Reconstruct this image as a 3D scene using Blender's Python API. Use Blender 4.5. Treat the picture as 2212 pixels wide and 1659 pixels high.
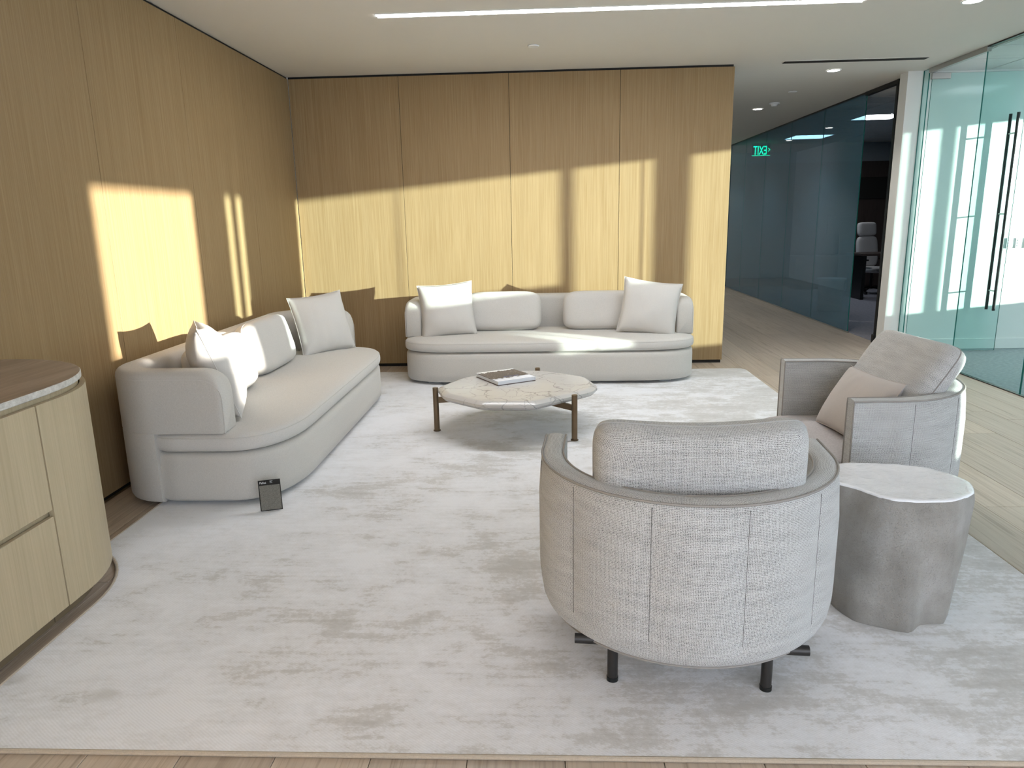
import bpy, bmesh, math, random
from mathutils import Matrix, Vector, noise
random.seed(7)
for o in list(bpy.data.objects): bpy.data.objects.remove(o)
SC = bpy.context.scene
C = SC.collection
PI = math.pi
D = math.radians

# ------------------------------------------------------------------ camera
FPX, PITCH, YAW, ROLL, CAMH = 1553.25, 0.2247, -0.0452, -0.0202, 1.6
fw = Vector((math.sin(YAW)*math.cos(PITCH), math.cos(YAW)*math.cos(PITCH), -math.sin(PITCH)))
rt0 = Vector((math.cos(YAW), -math.sin(YAW), 0)); up0 = rt0.cross(fw)
rt = rt0*math.cos(ROLL)+up0*math.sin(ROLL); up = -rt0*math.sin(ROLL)+up0*math.cos(ROLL)
cam = bpy.data.cameras.new('camera'); co = bpy.data.objects.new('camera', cam); C.objects.link(co)
cam.sensor_width = 36; cam.lens = FPX/2212*36; cam.clip_start = .05
co.matrix_world = Matrix(((rt.x, up.x, -fw.x, 0), (rt.y, up.y, -fw.y, 0), (rt.z, up.z, -fw.z, CAMH), (0, 0, 0, 1)))
SC.camera = co

# ------------------------------------------------------------------ room numbers
XL, YB, XG, ZC, XR = -2.65, 7.955, 4.166, 3.10, 1.983
XW, YREAR, YEND, YW = 9.0, -2.5, 19.0, 8.62
SUNK, SUNS = 1.95, 0.092

# ------------------------------------------------------------------ sky, sun, exposure
w = bpy.data.worlds.new('sky'); SC.world = w; w.use_nodes = True
bg = w.node_tree.nodes['Background']; bg.inputs[0].default_value = (.82, .88, 1.0, 1); bg.inputs[1].default_value = 5.3
sun = bpy.data.lights.new('sun', 'SUN'); sun.energy = 18.5; sun.angle = math.radians(.42); sun.color = (1, .945, .86)
so = bpy.data.objects.new('sun', sun); C.objects.link(so)
so.rotation_euler = Vector((-SUNK, 1, -SUNS*SUNK)).to_track_quat('-Z', 'Y').to_euler(); so.location = (14, -4, 5)
def portal(name, loc, rot, sx, sy):
    l = bpy.data.lights.new(name, 'AREA'); l.shape = 'RECTANGLE'; l.size = sx; l.size_y = sy; l.cycles.is_portal = True
    o = bpy.data.objects.new(name, l); C.objects.link(o); o.location = loc; o.rotation_euler = rot
portal('portal_rear', (2.6, YREAR-.15, 1.5), (PI/2, 0, 0), 7.0, 3.0)          # light travels +Y
portal('portal_side', (XW+.15, 3.0, 1.9), (PI/2, 0, PI/2), 11.0, 2.2)       # light travels -X
vs = SC.view_settings; vs.view_transform = 'Standard'; vs.look = 'None'; vs.gamma = 1; vs.use_curve_mapping = False
vs.exposure = 0.0
SC.cycles.max_bounces = 8; SC.cycles.diffuse_bounces = 4; SC.cycles.glossy_bounces = 3; SC.cycles.transparent_max_bounces = 16
SC.cycles.use_adaptive_sampling = True; SC.cycles.adaptive_threshold = .05; SC.cycles.adaptive_min_samples = 12
SC.cycles.use_light_tree = False
SC.cycles.sample_clamp_indirect = 8; SC.cycles.use_denoising = True
SC.cycles.caustics_reflective = False; SC.cycles.caustics_refractive = False

# ------------------------------------------------------------------ material helpers
class N:
    def __init__(s, name):
        s.m = bpy.data.materials.new(name); s.m.use_nodes = True; s.t = s.m.node_tree
        s.b = s.t.nodes['Principled BSDF']; s.out = s.t.nodes['Material Output']
    def n(s, typ, **kw):
        x = s.t.nodes.new(typ)
        for k, v in kw.items(): setattr(x, k, v)
        return x
    def l(s, a, b): s.t.links.new(a, b)
    def coord(s, kind='Object', scale=(1, 1, 1), rnd=False):
        tc = s.n('ShaderNodeTexCoord'); mp = s.n('ShaderNodeMapping'); mp.inputs['Scale'].default_value = scale
        s.l(tc.outputs[kind], mp.inputs['Vector'])
        if rnd:
            oi = s.n('ShaderNodeObjectInfo'); ml = s.n('ShaderNodeMath', operation='MULTIPLY'); ml.inputs[1].default_value = 37
            s.l(oi.outputs['Random'], ml.inputs[0]); cb = s.n('ShaderNodeCombineXYZ')
            for i in range(3): s.l(ml.outputs[0], cb.inputs[i])
            s.l(cb.outputs[0], mp.inputs['Location'])
        return mp.outputs[0]
    def noise(s, vec, scale, detail=4, rough=.55, dist=0):
        x = s.n('ShaderNodeTexNoise'); x.inputs['Scale'].default_value = scale; x.inputs['Detail'].default_value = detail
        x.inputs['Roughness'].default_value = rough; x.inputs['Distortion'].default_value = dist
        s.l(vec, x.inputs['Vector']); return x.outputs['Fac']
    def ramp(s, fac, stops):
        x = s.n('ShaderNodeValToRGB'); e = x.color_ramp.elements
        while len(e) < len(stops): e.new(.5)
        for el, (p, c) in zip(e, stops): el.position = p; el.color = (*c, 1) if len(c) == 3 else c
        s.l(fac, x.inputs[0]); return x.outputs[0]
    def mix(s, fac, a, b, mode='MIX'):
        x = s.n('ShaderNodeMix', data_type='RGBA', blend_type=mode)
        for sock, v in ((x.inputs[0], fac), (x.inputs[6], a), (x.inputs[7], b)):
            if isinstance(v, (int, float)): sock.default_value = v
            elif isinstance(v, tuple): sock.default_value = (*v, 1)
            else: s.l(v, sock)
        return x.outputs[2]
    def math(s, op, a, b=None, c=None):
        x = s.n('ShaderNodeMath', operation=op)
        for i, v in enumerate((a, b, c)):
            if v is None: continue
            if isinstance(v, (int, float)): x.inputs[i].default_value = v
            else: s.l(v, x.inputs[i])
        return x.outputs[0]
    def bump(s, h, strength=.3, dist=.002):
        x = s.n('ShaderNodeBump'); x.inputs['Strength'].default_value = strength; x.inputs['Distance'].default_value = dist
        s.l(h, x.inputs['Height']); s.l(x.outputs[0], s.b.inputs['Normal'])
    def col(s, c):
        if isinstance(c, tuple): s.b.inputs['Base Color'].default_value = (*c, 1)
        else: s.l(c, s.b.inputs['Base Color'])
    def set(s, rough=.6, metal=0, spec=.5, sheen=0):
        s.b.inputs['Roughness'].default_value = rough; s.b.inputs['Metallic'].default_value = metal
        s.b.inputs['Specular IOR Level'].default_value = spec; s.b.inputs['Sheen Weight'].default_value = sheen
        return s.m

def plain(name, c, rough=.6, metal=0, spec=.5, var=.06, scale=6):
    k = N(name); v = k.coord(rnd=True); f = k.noise(v, scale, 3)
    k.col(k.mix(f, tuple(x*(1-var) for x in c), tuple(min(1, x*(1+var)) for x in c)))
    return k.set(rough, metal, spec)

def oak(name, c1, c2, rough=.42, axis='Z', fine=1.0, spec=.4):
    k = N(name)
    sc = {'Z': (90*fine, 90*fine, 1.6), 'Y': (60*fine, 1.3, 60*fine)}[axis]
    v = k.coord(scale=sc, rnd=True); f = k.noise(v, 1, 3, .65, .3)
    v2 = k.coord(scale=tuple(x*.14 for x in sc), rnd=True); f2 = k.noise(v2, 1, 2, .5, .6)
    a = k.ramp(f, [(.3, c1), (.68, c2)])
    b = k.mix(k.math('MULTIPLY', f2, .35), a, tuple(x*.72 for x in c1))
    k.col(b)
    return k.set(rough, 0, spec)

M = {}
M['oak_panel'] = oak('oak_panel', (.275, .182, .088), (.355, .252, .138), .5, spec=.12)
M['oak_cab'] = oak('oak_cabinet', (.44, .36, .23), (.53, .44, .295), .45)
M['oak_dark'] = plain('oak_recess', (.22, .165, .10), .6)
M['black_gap'] = plain('shadow_gap', (.012, .010, .008), .8)
M['ceiling'] = plain('ceiling_paint', (.72, .70, .65), .85, spec=.2, var=.01)
M['white_wall'] = plain('white_wall_paint', (.82, .82, .79), .7, spec=.3, var=.01)
M['tile'] = plain('ceiling_tile', (.70, .71, .70), .9, spec=.2, var=.05, scale=60)
M['grid'] = plain('ceiling_grid', (.55, .56, .56), .6)
M['metal_dark'] = plain('dark_bronze_metal', (.045, .042, .040), .42, .6)
M['black_metal'] = plain('black_metal', (.012, .014, .014), .35, .3)
M['bronze'] = plain('antique_bronze', (.17, .12, .075), .38, .85, var=.25, scale=14)
M['steel'] = plain('satin_steel', (.45, .44, .42), .32, .9)
M['plastic_white'] = plain('white_plastic', (.82, .83, .82), .45)
M['plastic_grey'] = plain('grey_plastic', (.42, .44, .45), .5)
M['window_frame'] = plain('window_frame', (.30, .31, .32), .5, .3)
M['concrete_out'] = plain('exterior_panel', (.62, .62, .60), .8)
M['piping'] = plain('grey_piping', (.30, .28, .26), .8)
M['stitch'] = plain('dark_thread', (.10, .095, .09), .9)
M['paper'] = plain('paper', (.80, .82, .86), .8)

def floor_mat():
    k = N('oak_plank'); v = k.coord(scale=(34, .9, 34), rnd=True)
    f = k.noise(v, 1, 4, .62, 1.4); v2 = k.coord(scale=(150, 5, 150), rnd=True); g = k.noise(v2, 1, 4, .6)
    c = k.ramp(f, [(.30, (.33, .265, .205)), (.47, (.50, .42, .345)), (.7, (.575, .495, .415))])
    c = k.mix(k.math('MULTIPLY', g, .35), c, (.36, .30, .235))
    oi = k.n('ShaderNodeObjectInfo'); t = k.ramp(oi.outputs['Random'], [(0, (.88, .88, .88)), (1, (1.07, 1.06, 1.04))])
    c = k.mix(1.0, c, t, 'MULTIPLY'); k.col(c)
    return k.set(.42, 0, .4)
M['plank'] = floor_mat()

def fabric_linen(name, c, dark, scale=1.0, sheen=.15):
    k = N(name); v = k.coord(scale=(900*scale, 900*scale, 120*scale), rnd=True); f = k.noise(v, 1, 3, .6)
    v2 = k.coord(scale=(140*scale, 140*scale, 900*scale), rnd=True); f2 = k.noise(v2, 1, 3, .6)
    s = k.math('MULTIPLY', k.math('ADD', f, f2), .5); k.col(k.ramp(s, [(.36, dark), (.62, c)])); k.bump(s, .25, .0012)
    return k.set(.9, 0, .2, sheen)
M['sofa'] = fabric_linen('sofa_linen', (.58, .555, .515), (.45, .43, .395))
M['sofa_cushion'] = fabric_linen('cushion_linen', (.60, .575, .54), (.48, .46, .43))
M['pillow'] = fabric_linen('pillow_cotton', (.60, .575, .54), (.535, .51, .475), 1.2, .1)
M['pillow_taupe'] = fabric_linen('taupe_cotton', (.53, .49, .465), (.47, .435, .41), 1.2, .1)
M['seat_mauve'] = fabric_linen('seat_linen', (.56, .53, .53), (.40, .375, .38), .8)

def tweed():
    k = N('tweed_weave'); uv = k.coord('UV'); nz = k.noise(uv, 160, 3, .6)
    n2 = k.n('ShaderNodeTexNoise'); n2.inputs['Scale'].default_value = 60; k.l(uv, n2.inputs['Vector'])
    sx = k.n('ShaderNodeSeparateXYZ'); k.l(uv, sx.inputs[0])
    W = 2*PI/.0050
    def thr(o, j): return k.math('SINE', k.math('ADD', k.math('MULTIPLY', o, W), k.math('MULTIPLY', j, 6)))
    a = thr(sx.outputs[0], nz); b = thr(sx.outputs[1], n2.outputs['Fac'])
    h = k.math('MAXIMUM', a, b); v3 = k.n('ShaderNodeTexNoise'); v3.inputs['Scale'].default_value = 420; v3.inputs['Detail'].default_value = 2
    k.l(uv, v3.inputs['Vector'])
    hh = k.math('ADD', k.math('MULTIPLY', h, .45), k.math('MULTIPLY', k.math('SUBTRACT', v3.outputs['Fac'], .5), 2.6))
    big = k.noise(k.coord('UV', (1, 6, 1)), 6, 3)
    hh = k.math('ADD', hh, k.math('MULTIPLY', k.math('SUBTRACT', big, .5), .5))
    k.col(k.ramp(k.math('ADD', k.math('MULTIPLY', hh, .5), .5), [(.24, (.05, .05, .05)), (.44, (.25, .25, .245)), (.62, (.58, .58, .57)), (.95, (.74, .74, .73))]))
    k.bump(hh, .5, .002)
    return k.set(.95, 0, .15, .35)
M['tweed'] = tweed()

def rug_mat():
    k = N('viscose_rug'); v = k.coord()
    big = k.noise(k.coord(scale=(1, 1.35, 1)), 1.3, 3, .5, .2)
    mid = k.noise(k.coord(scale=(1, 1.5, 1)), 4.2, 7, .68, .25)
    spk = k.noise(k.coord(scale=(1, 1.3, 1)), 42, 4, .7)
    strk = k.noise(k.coord(scale=(1.4, 16, 1)), 2.0, 4, .65, .2)
    # pressed spots (foot marks) in the nap, only in some cells
    wob = k.n('ShaderNodeTexNoise'); wob.inputs['Scale'].default_value = 9; wob.inputs['Detail'].default_value = 3; k.l(v, wob.inputs['Vector'])
    add = k.n('ShaderNodeVectorMath', operation='MULTIPLY_ADD'); k.l(wob.outputs['Color'], add.inputs[0]); add.inputs[1].default_value = (.12, .12, 0); k.l(k.coord(scale=(1, 1.5, 1)), add.inputs[2])
    vo = k.n('ShaderNodeTexVoronoi'); vo.inputs['Scale'].default_value = 2.3; vo.inputs['Randomness'].default_value = 1; k.l(add.outputs[0], vo.inputs['Vector'])
    spot = k.ramp(vo.outputs['Distance'], [(.06, (1, 1, 1)), (.17, (0, 0, 0))])
    sc3 = k.n('ShaderNodeSeparateColor'); k.l(vo.outputs['Color'], sc3.inputs[0]); pick = k.ramp(sc3.outputs[0], [(.50, (0, 0, 0)), (.56, (1, 1, 1))])
    spot = k.math('MULTIPLY', spot, pick)
    f = k.math('ADD', k.math('ADD', k.math('MULTIPLY', big, .30), k.math('MULTIPLY', mid, .36)), k.math('ADD', k.math('MULTIPLY', strk, .16), k.math('MULTIPLY', spk, .18)))
    # rug colour grows steadily darker towards the corridor side
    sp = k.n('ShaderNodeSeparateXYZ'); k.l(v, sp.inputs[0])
    tone = k.math('MULTIPLY', k.math('ADD', sp.outputs[0], 0.0), -.022)
    f = k.math('ADD', f, tone)
    c = k.ramp(f, [(.40, (.52, .505, .49)), (.463, (.63, .62, .615)), (.495, (.76, .76, .78)), (.58, (.85, .855, .89))])
    c = k.mix(k.math('MULTIPLY', spot, .5), c, (.50, .485, .46))
    # loom lines
    fine = k.noise(k.coord(scale=(140, 330, 1)), 1, 2, .5); fine2 = k.noise(k.coord(scale=(420, 420, 1)), 1, 2, .6)
    tw = k.math('ADD', k.math('MULTIPLY', sp.outputs[0], 2*PI/.0145), k.math('ADD', k.math('MULTIPLY', sp.outputs[1], 2*PI/.0105), k.math('MULTIPLY', mid, 14)))
    tw = k.math('ADD', k.math('MULTIPLY', k.math('SINE', tw), .5), .5)
    c = k.mix(k.math('MULTIPLY', k.math('MULTIPLY', tw, fine), .36), c, (.50, .50, .50)); k.col(c)
    k.bump(k.math('ADD', fine, k.math('MULTIPLY', fine2, .6)), .35, .003)
    return k.set(.75, 0, .3, .35)
M['rug'] = rug_mat()
M['rug_edge'] = fabric_linen('rug_binding', (.50, .43, .34), (.40, .34, .27), .5)

def stone_mat():
    k = N('veined_stone'); v = k.coord(); wob = k.n('ShaderNodeTexNoise'); wob.inputs['Scale'].default_value = 3.2; wob.inputs['Detail'].default_value = 6
    k.l(v, wob.inputs['Vector'])
    add = k.n('ShaderNodeVectorMath', operation='MULTIPLY_ADD'); k.l(wob.outputs['Color'], add.inputs[0]); add.inputs[1].default_value = (.38, .38, .3); k.l(v, add.inputs[2])
    def veins(s, w0, w1):
        vo = k.n('ShaderNodeTexVoronoi', feature='DISTANCE_TO_EDGE'); vo.inputs['Scale'].default_value = s; k.l(add.outputs[0], vo.inputs['Vector'])
        return k.ramp(vo.outputs['Distance'], [(w0, (1, 1, 1)), (w1, (0, 0, 0))])
    a = veins(2.6, .002, .016); br = k.ramp(k.noise(v, 5, 3), [(.42, (0, 0, 0)), (.6, (1, 1, 1))])
    b = veins(6.5, .002, .03)
    bas = k.mix(k.noise(v, 4, 5), (.47, .455, .435), (.56, .545, .525))
    m = k.math('MAXIMUM', k.math('MULTIPLY', a, .62), k.math('MULTIPLY', k.math('MULTIPLY', b, br), .45))
    k.col(k.mix(m, bas, (.12, .115, .11)))
    return k.set(.22, 0, .35)
M['stone'] = stone_mat()

def concrete_mat():
    k = N('cast_concrete'); v = k.coord(); a = k.noise(v, 5, 6, .62); b = k.noise(v, 160, 4, .7); st = k.noise(k.coord(scale=(7, 7, 1.4)), 1, 4)
    pit = k.ramp(k.noise(v, 170, 3, .7), [(.30, (0, 0, 0)), (.44, (1, 1, 1))])
    c = k.ramp(k.math('ADD', k.math('MULTIPLY', a, .55), k.math('MULTIPLY', st, .45)), [(.35, (.215, .20, .18)), (.52, (.31, .295, .27)), (.68, (.42, .41, .395))])
    c = k.mix(k.math('MULTIPLY', k.math('SUBTRACT', 1.0, pit), .22), c, (.2, .19, .175)); k.col(c)
    k.bump(k.math('ADD', b, k.math('MULTIPLY', pit, .8)), .55, .006)
    return k.set(.5, 0, .4)
M['concrete'] = concrete_mat()

def shell_top():
    k = N('pearl_top'); v = k.coord(); a = k.noise(v, 9, 5, .6, 1.5); b = k.noise(k.coord(scale=(1, 1.6, 1)), 22, 3)
    k.col(k.ramp(a, [(.3, (.82, .82, .84)), (.7, (.92, .92, .94))])); k.bump(k.math('ADD', a, k.math('MULTIPLY', b, .4)), .35, .02)
    return k.set(.08, 0, .8)
M['pearl'] = shell_top()

def travertine(name, c1, c2, c3):
    k = N(name); f = k.noise(k.coord(scale=(16, 1.6, 16)), 1, 6, .62, .8); g = k.noise(k.coord(scale=(4, .5, 4)), 1, 3)
    k.col(k.ramp(k.math('ADD', k.math('MULTIPLY', f, .7), k.math('MULTIPLY', g, .3)), [(.36, c1), (.5, c2), (.64, c3)]))
    return k.set(.35, 0, .4)
M['travertine'] = travertine('travertine', (.25, .195, .15), (.33, .265, .21), (.43, .36, .30))
def trav_edge():
    k = N('travertine_edge'); v = k.coord(); f = k.noise(v, 40, 4, .7); k.col(k.ramp(f, [(.3, (.47, .45, .41)), (.65, (.70, .68, .63))])); k.bump(f, .8, .01)
    return k.set(.6)
M['trav_edge'] = trav_edge()

def carpet(name, c1, c2):
    k = N(name); f = k.noise(k.coord(scale=(22, 160, 1)), 1, 3, .6); k.col(k.ramp(f, [(.36, c1), (.62, c2)])); k.bump(f, .3, .004)
    return k.set(.95, 0, .1)
M['carpet'] = carpet('grey_carpet', (.20, .24, .26), (.36, .41, .43))
M['carpet_dark'] = carpet('dark_office_carpet', (.20, .20, .23), (.33, .33, .37))
M['dark_wood'] = oak('dark_walnut', (.05, .036, .030), (.085, .062, .052), .45)
M['office_wall'] = plain('office_wall', (.26, .29, .31), .8, var=.02)
M['leather'] = plain('grey_white_leather', (.62, .60, .59), .5)
M['orange_brown'] = plain('brown_card', (.30, .16, .09), .7)

def glass(name, tint, f0=.04, refl_haze=None, rough=0.0):
    k = N(name); t = k.t; t.nodes.remove(k.b)
    tr = k.n('ShaderNodeBsdfTransparent'); tr.inputs[0].default_value = (*tint, 1); gl = k.n('ShaderNodeBsdfGlossy'); gl.inputs['Roughness'].default_value = rough
    ge = k.n('ShaderNodeNewGeometry'); dt = k.n('ShaderNodeVectorMath', operation='DOT_PRODUCT'); k.l(ge.outputs['Normal'], dt.inputs[0]); k.l(ge.outputs['Incoming'], dt.inputs[1])
    c = k.math('ABSOLUTE', dt.outputs['Value']); p = k.math('POWER', k.math('SUBTRACT', 1.0, c), 5.0)
    f = k.math('ADD', k.math('MULTIPLY', p, 1-f0), f0); mx = k.n('ShaderNodeMixShader')
    if refl_haze:      # teal diffuse colour mixed in for the corridor's reflected glow
        df = k.n('ShaderNodeBsdfDiffuse'); df.inputs[0].default_value = (*refl_haze, 1); m2 = k.n('ShaderNodeMixShader'); m2.inputs[0].default_value = .45
        k.l(tr.outputs[0], m2.inputs[1]); k.l(df.outputs[0], m2.inputs[2]); tr = m2
    k.l(f, mx.inputs[0]); k.l(tr.outputs[0], mx.inputs[1]); k.l(gl.outputs[0], mx.inputs[2]); k.l(mx.outputs[0], k.out.inputs[0])
    return k.m
M['glass'] = glass('teal_glass', (.86, .955, .945), .008, rough=.09)
M['glass_corr'] = glass('dark_teal_glass', (.48, .68, .78), refl_haze=(.15, .31, .42))
M['glass_clear'] = glass('clear_glass', (.975, .985, .985), .02)
M['glass_edge'] = plain('green_glass_edge', (.015, .16, .135), .2)

def emit(name, c, s):
    k = N(name); k.col(c); k.b.inputs['Emission Color'].default_value = (*c, 1); k.b.inputs['Emission Strength'].default_value = s
    return k.set(.6)
M['lamp'] = emit('lamp_diffuser', (.95, .97, 1.0), 82)
M['panel_lamp'] = emit('panel_diffuser', (.90, .94, 1.0), 12.0)
M['down_lamp'] = emit('downlight_lens', (1, .98, .95), 14)
M['exit_green'] = emit('exit_green', (.0, .85, .42), 9)
M['exit_acrylic'] = glass('exit_acrylic', (.90, .96, .93))

# ------------------------------------------------------------------ mesh helpers
def link(name, me, mats, parent=None, loc=None, rot=None, mw=None):
    o = bpy.data.objects.new(name, me); C.objects.link(o)
    if not me.materials:
        for m in (mats if isinstance(mats, (list, tuple)) else [mats]): me.materials.append(M[m])
    if parent: o.parent = parent
    if mw is not None: o.matrix_local = mw
    if loc is not None: o.location = loc
    if rot is not None: o.rotation_euler = rot
    return o
def fin(name, bm, mats, parent=None, smooth=35, **kw):
    bmesh.ops.recalc_face_normals(bm, faces=bm.faces)
    if smooth:
        lim = math.radians(smooth)
        for f in bm.faces: f.smooth = True
        for e in bm.edges:
            if len(e.link_faces) == 2 and e.calc_face_angle(0) > lim: e.smooth = False
    me = bpy.data.meshes.new(name); bm.to_mesh(me); bm.free()
    return link(name, me, mats, parent, **kw)
def tag(o, label=None, cat=None, group=None, kind=None):
    if label: o['label'] = label
    if cat: o['category'] = cat
    if group: o['group'] = group
    if kind: o['kind'] = kind
    return o
def empty(name, loc, rz=0, rot=None):
    o = bpy.data.objects.new(name, None); C.objects.link(o); o.location = loc; o.rotation_euler = rot or (0, 0, rz); o.empty_display_size = .1
    return o
def box(bm, x0, x1, y0, y1, z0, z1, bev=0, seg=1, mi=0, mw=None):
    r = bmesh.ops.create_cube(bm, size=1)
    vsx = r['verts']
    bmesh.ops.transform(bm, matrix=Matrix.Translation(((x0+x1)/2, (y0+y1)/2, (z0+z1)/2)) @ Matrix.Diagonal((x1-x0, y1-y0, z1-z0, 1)), verts=vsx)
    fs = list({f for v in vsx for f in v.link_faces})
    for f in fs: f.material_index = mi
    if bev:
        es = list({e for v in vsx for e in v.link_edges})
        rr = bmesh.ops.bevel(bm, geom=es, offset=bev, segments=seg, affect='EDGES', profile=.5)
        vsx = list({v for f in rr['faces'] for v in f.verts} | {v for v in vsx if v.is_valid})
    if mw is not None: bmesh.ops.transform(bm, matrix=mw, verts=vsx)
def bx(name, mats, x0, x1, y0, y1, z0, z1, parent=None, bev=0, seg=1, smooth=0):
    bm = bmesh.new(); box(bm, x0, x1, y0, y1, z0, z1, bev, seg); return fin(name, bm, mats, parent, smooth=smooth)
def cyl(bm, p0, p1, r0, r1=None, n=20, mi=0):
    p0, p1 = Vector(p0), Vector(p1); d = p1-p0; r1 = r0 if r1 is None else r1
    r = bmesh.ops.create_cone(bm, cap_ends=True, segments=n, radius1=r0, radius2=r1, depth=d.length)
    bmesh.ops.transform(bm, matrix=Matrix.Translation((p0+p1)/2) @ d.to_track_quat('Z', 'Y').to_matrix().to_4x4(), verts=r['verts'])
    for f in {f for v in r['verts'] for f in v.link_faces}: f.material_index = mi
def cy(name, mat, p0, p1, r0, r1=None, parent=None, n=20):
    bm = bmesh.new(); cyl(bm, p0, p1, r0, r1, n); return fin(name, bm, mat, parent)
def loft(bm, rings, closed=True, cap=(True, True), uvl=None, us=None, vs_=None):
    vv = [[bm.verts.new(p) for p in r] for r in rings]; n = len(rings[0])
    for i in range(len(vv)-1):
        for j in range(n if closed else n-1):
            k = (j+1) % n
            f = bm.faces.new((vv[i][j], vv[i][k], vv[i+1][k], vv[i+1][j]))
            if uvl:
                for lp, (a, b) in zip(f.loops, ((i, j), (i, j+1), (i+1, j+1), (i+1, j))): lp[uvl].uv = (us[a], vs_[b])
    if closed:
        if cap[0]: bm.faces.new(vv[0][::-1])
        if cap[1]: bm.faces.new(vv[-1])
    return vv
def tube(bm, pts, r, n=8, closed=False):
    pts = [Vector(p) for p in pts]; m = len(pts); rings = []
    nrm = None
    for i, p in enumerate(pts):
        a = pts[(i-1) % m] if closed or i else p; b = pts[(i+1) % m] if closed or i < m-1 else p
        t = (b-a).normalized()
        if nrm is None: nrm = t.orthogonal().normalized()
        nrm = (nrm-t*nrm.dot(t)).normalized(); bn = t.cross(nrm)
        rings.append([p+nrm*r*math.cos(2*PI*k/n)+bn*r*math.sin(2*PI*k/n) for k in range(n)])
    if closed: rings.append(rings[0])
    if closed:
        vv = [[bm.verts.new(p) for p in rr] for rr in rings[:-1]]; vv.append(vv[0])
        for i in range(m):
            for j in range(n):
                try: bm.faces.new((vv[i][j], vv[i][(j+1) % n], vv[i+1][(j+1) % n], vv[i+1][j]))
                except ValueError: pass
    else: loft(bm, rings)
def rings_from_outline(outf, prof):
    """outf(inset)->list of (x,y); prof = [(z, inset)]"""
    return [[(x, y, z) for x, y in outf(ins)] for z, ins in prof]
def cap_fan(bm, vring, c):
    cv = bm.verts.new(c); n = len(vring)
    for j in range(n): bm.faces.new((vring[j], vring[(j+1) % n], cv))
def text_mesh(name, txt, size, mat, parent, mw, extrude=.0005, align='CENTER'):
    cu = bpy.data.curves.new(name, 'FONT'); cu.body = txt; cu.size = size; cu.extrude = extrude; cu.align_x = align
    o = bpy.data.objects.new(name+'_tmp', cu); C.objects.link(o); dg = bpy.context.evaluated_depsgraph_get()
    me = bpy.data.meshes.new_from_object(o.evaluated_get(dg)); bpy.data.objects.remove(o); me.materials.clear()
    return link(name, me, mat, parent, mw=mw)

# ================================================================== THE SETTING
# floor slab and planks
fl = bx('floor', 'oak_dark', XL-.2, XW, YREAR, YEND, -.12, -.013); tag(fl, 'pale greige oak plank floor around the rug', kind='structure')
PWID, PLEN = .297, 2.35
def plank_mesh(L):
    bm = bmesh.new(); box(bm, -PWID/2+.0011, PWID/2-.0011, -L/2+.0011, L/2-.0011, -.012, 0, .0012); 
    bmesh.ops.recalc_face_normals(bm, faces=bm.faces); me = bpy.data.meshes.new('plank'); bm.to_mesh(me); bm.free(); me.materials.append(M['plank']); return me
pm = {}
for i in range(23):
    x = XL+.03+PWID*(i+.5)
    y = -1.6-random.random()*PLEN
    first = True
    while y < 18.6:
        L = PLEN if not first else PLEN
        first = False
        y0, y1 = y, y+L
        y += L
        if x < XR-.1 and y0 > YB+.05: continue
        key = round(L, 2)
        if key not in pm: pm[key] = plank_mesh(L)
        p = bpy.data.objects.new('plank', pm[key]); C.objects.link(p); p.parent = fl; p.location = (x, (y0+y1)/2, 0)
        if random.random() < .5: p.rotation_euler = (0, 0, PI)
fc = bx('floor_conference', 'carpet', XG+.045, XW, YREAR, YW, -.012, .003); tag(fc, 'grey blue ribbed carpet behind the glass front', kind='structure')
fo = bx('floor_office', 'carpet_dark', XG+.02, XW, YW+.18, 16.8, -.012, .003); tag(fo, 'dark grey carpet in the unlit office', kind='structure')
cl = bx('ceiling', 'ceiling', XL-.2, XW+.2, YREAR-.2, YEND, ZC, ZC+.15); tag(cl, 'smooth white plaster ceiling over the lounge', kind='structure')

# oak panelled walls
wl = bx('wall_left', 'black_gap', XL-.25, XL-.018, YREAR-.2, YEND, -.1, ZC+.1); tag(wl, 'tall oak veneer panelled wall behind the near sofa', kind='structure')
seams = [YREAR, -1.50, -.33, .85, 2.03, 3.21, 4.391, 5.575, 6.7525, YB]
for a, b in zip(seams, seams[1:]):
    o = bx('panel', 'oak_panel', -.018, 0, -(b-a)/2+.002, (b-a)/2-.002, .014, ZC-.022, wl, .0012); o.location = (XL, (a+b)/2, 0)
wb = bx('wall_back', 'white_wall', XL-.05, XR-.012, YB+.02, YEND, -.1, ZC+.05); tag(wb, 'oak veneer panelled wall behind the long sofa', kind='structure')
bx('shadow_reveal', 'black_gap', XL, XR-.012, YB+.012, YB+.021, 0, ZC, wb)
bs = [XL+.003, -1.4855, -.3317, .8212, XR]
for i, (a, b) in enumerate(zip(bs, bs[1:])):
    o = bx('panel', 'oak_panel', -(b-a)/2+.002, (b-a)/2-.002, 0, .014 if i < 3 else .3, .035, ZC-.022, wb, .0012); o.location = ((a+b)/2, YB, 0)
we = bx('wall_end', 'white_wall', XR-.1, XW, YEND, YEND+.1, -.1, ZC+.1); tag(we, 'white wall closing the far end of the corridor', kind='structure')

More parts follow.
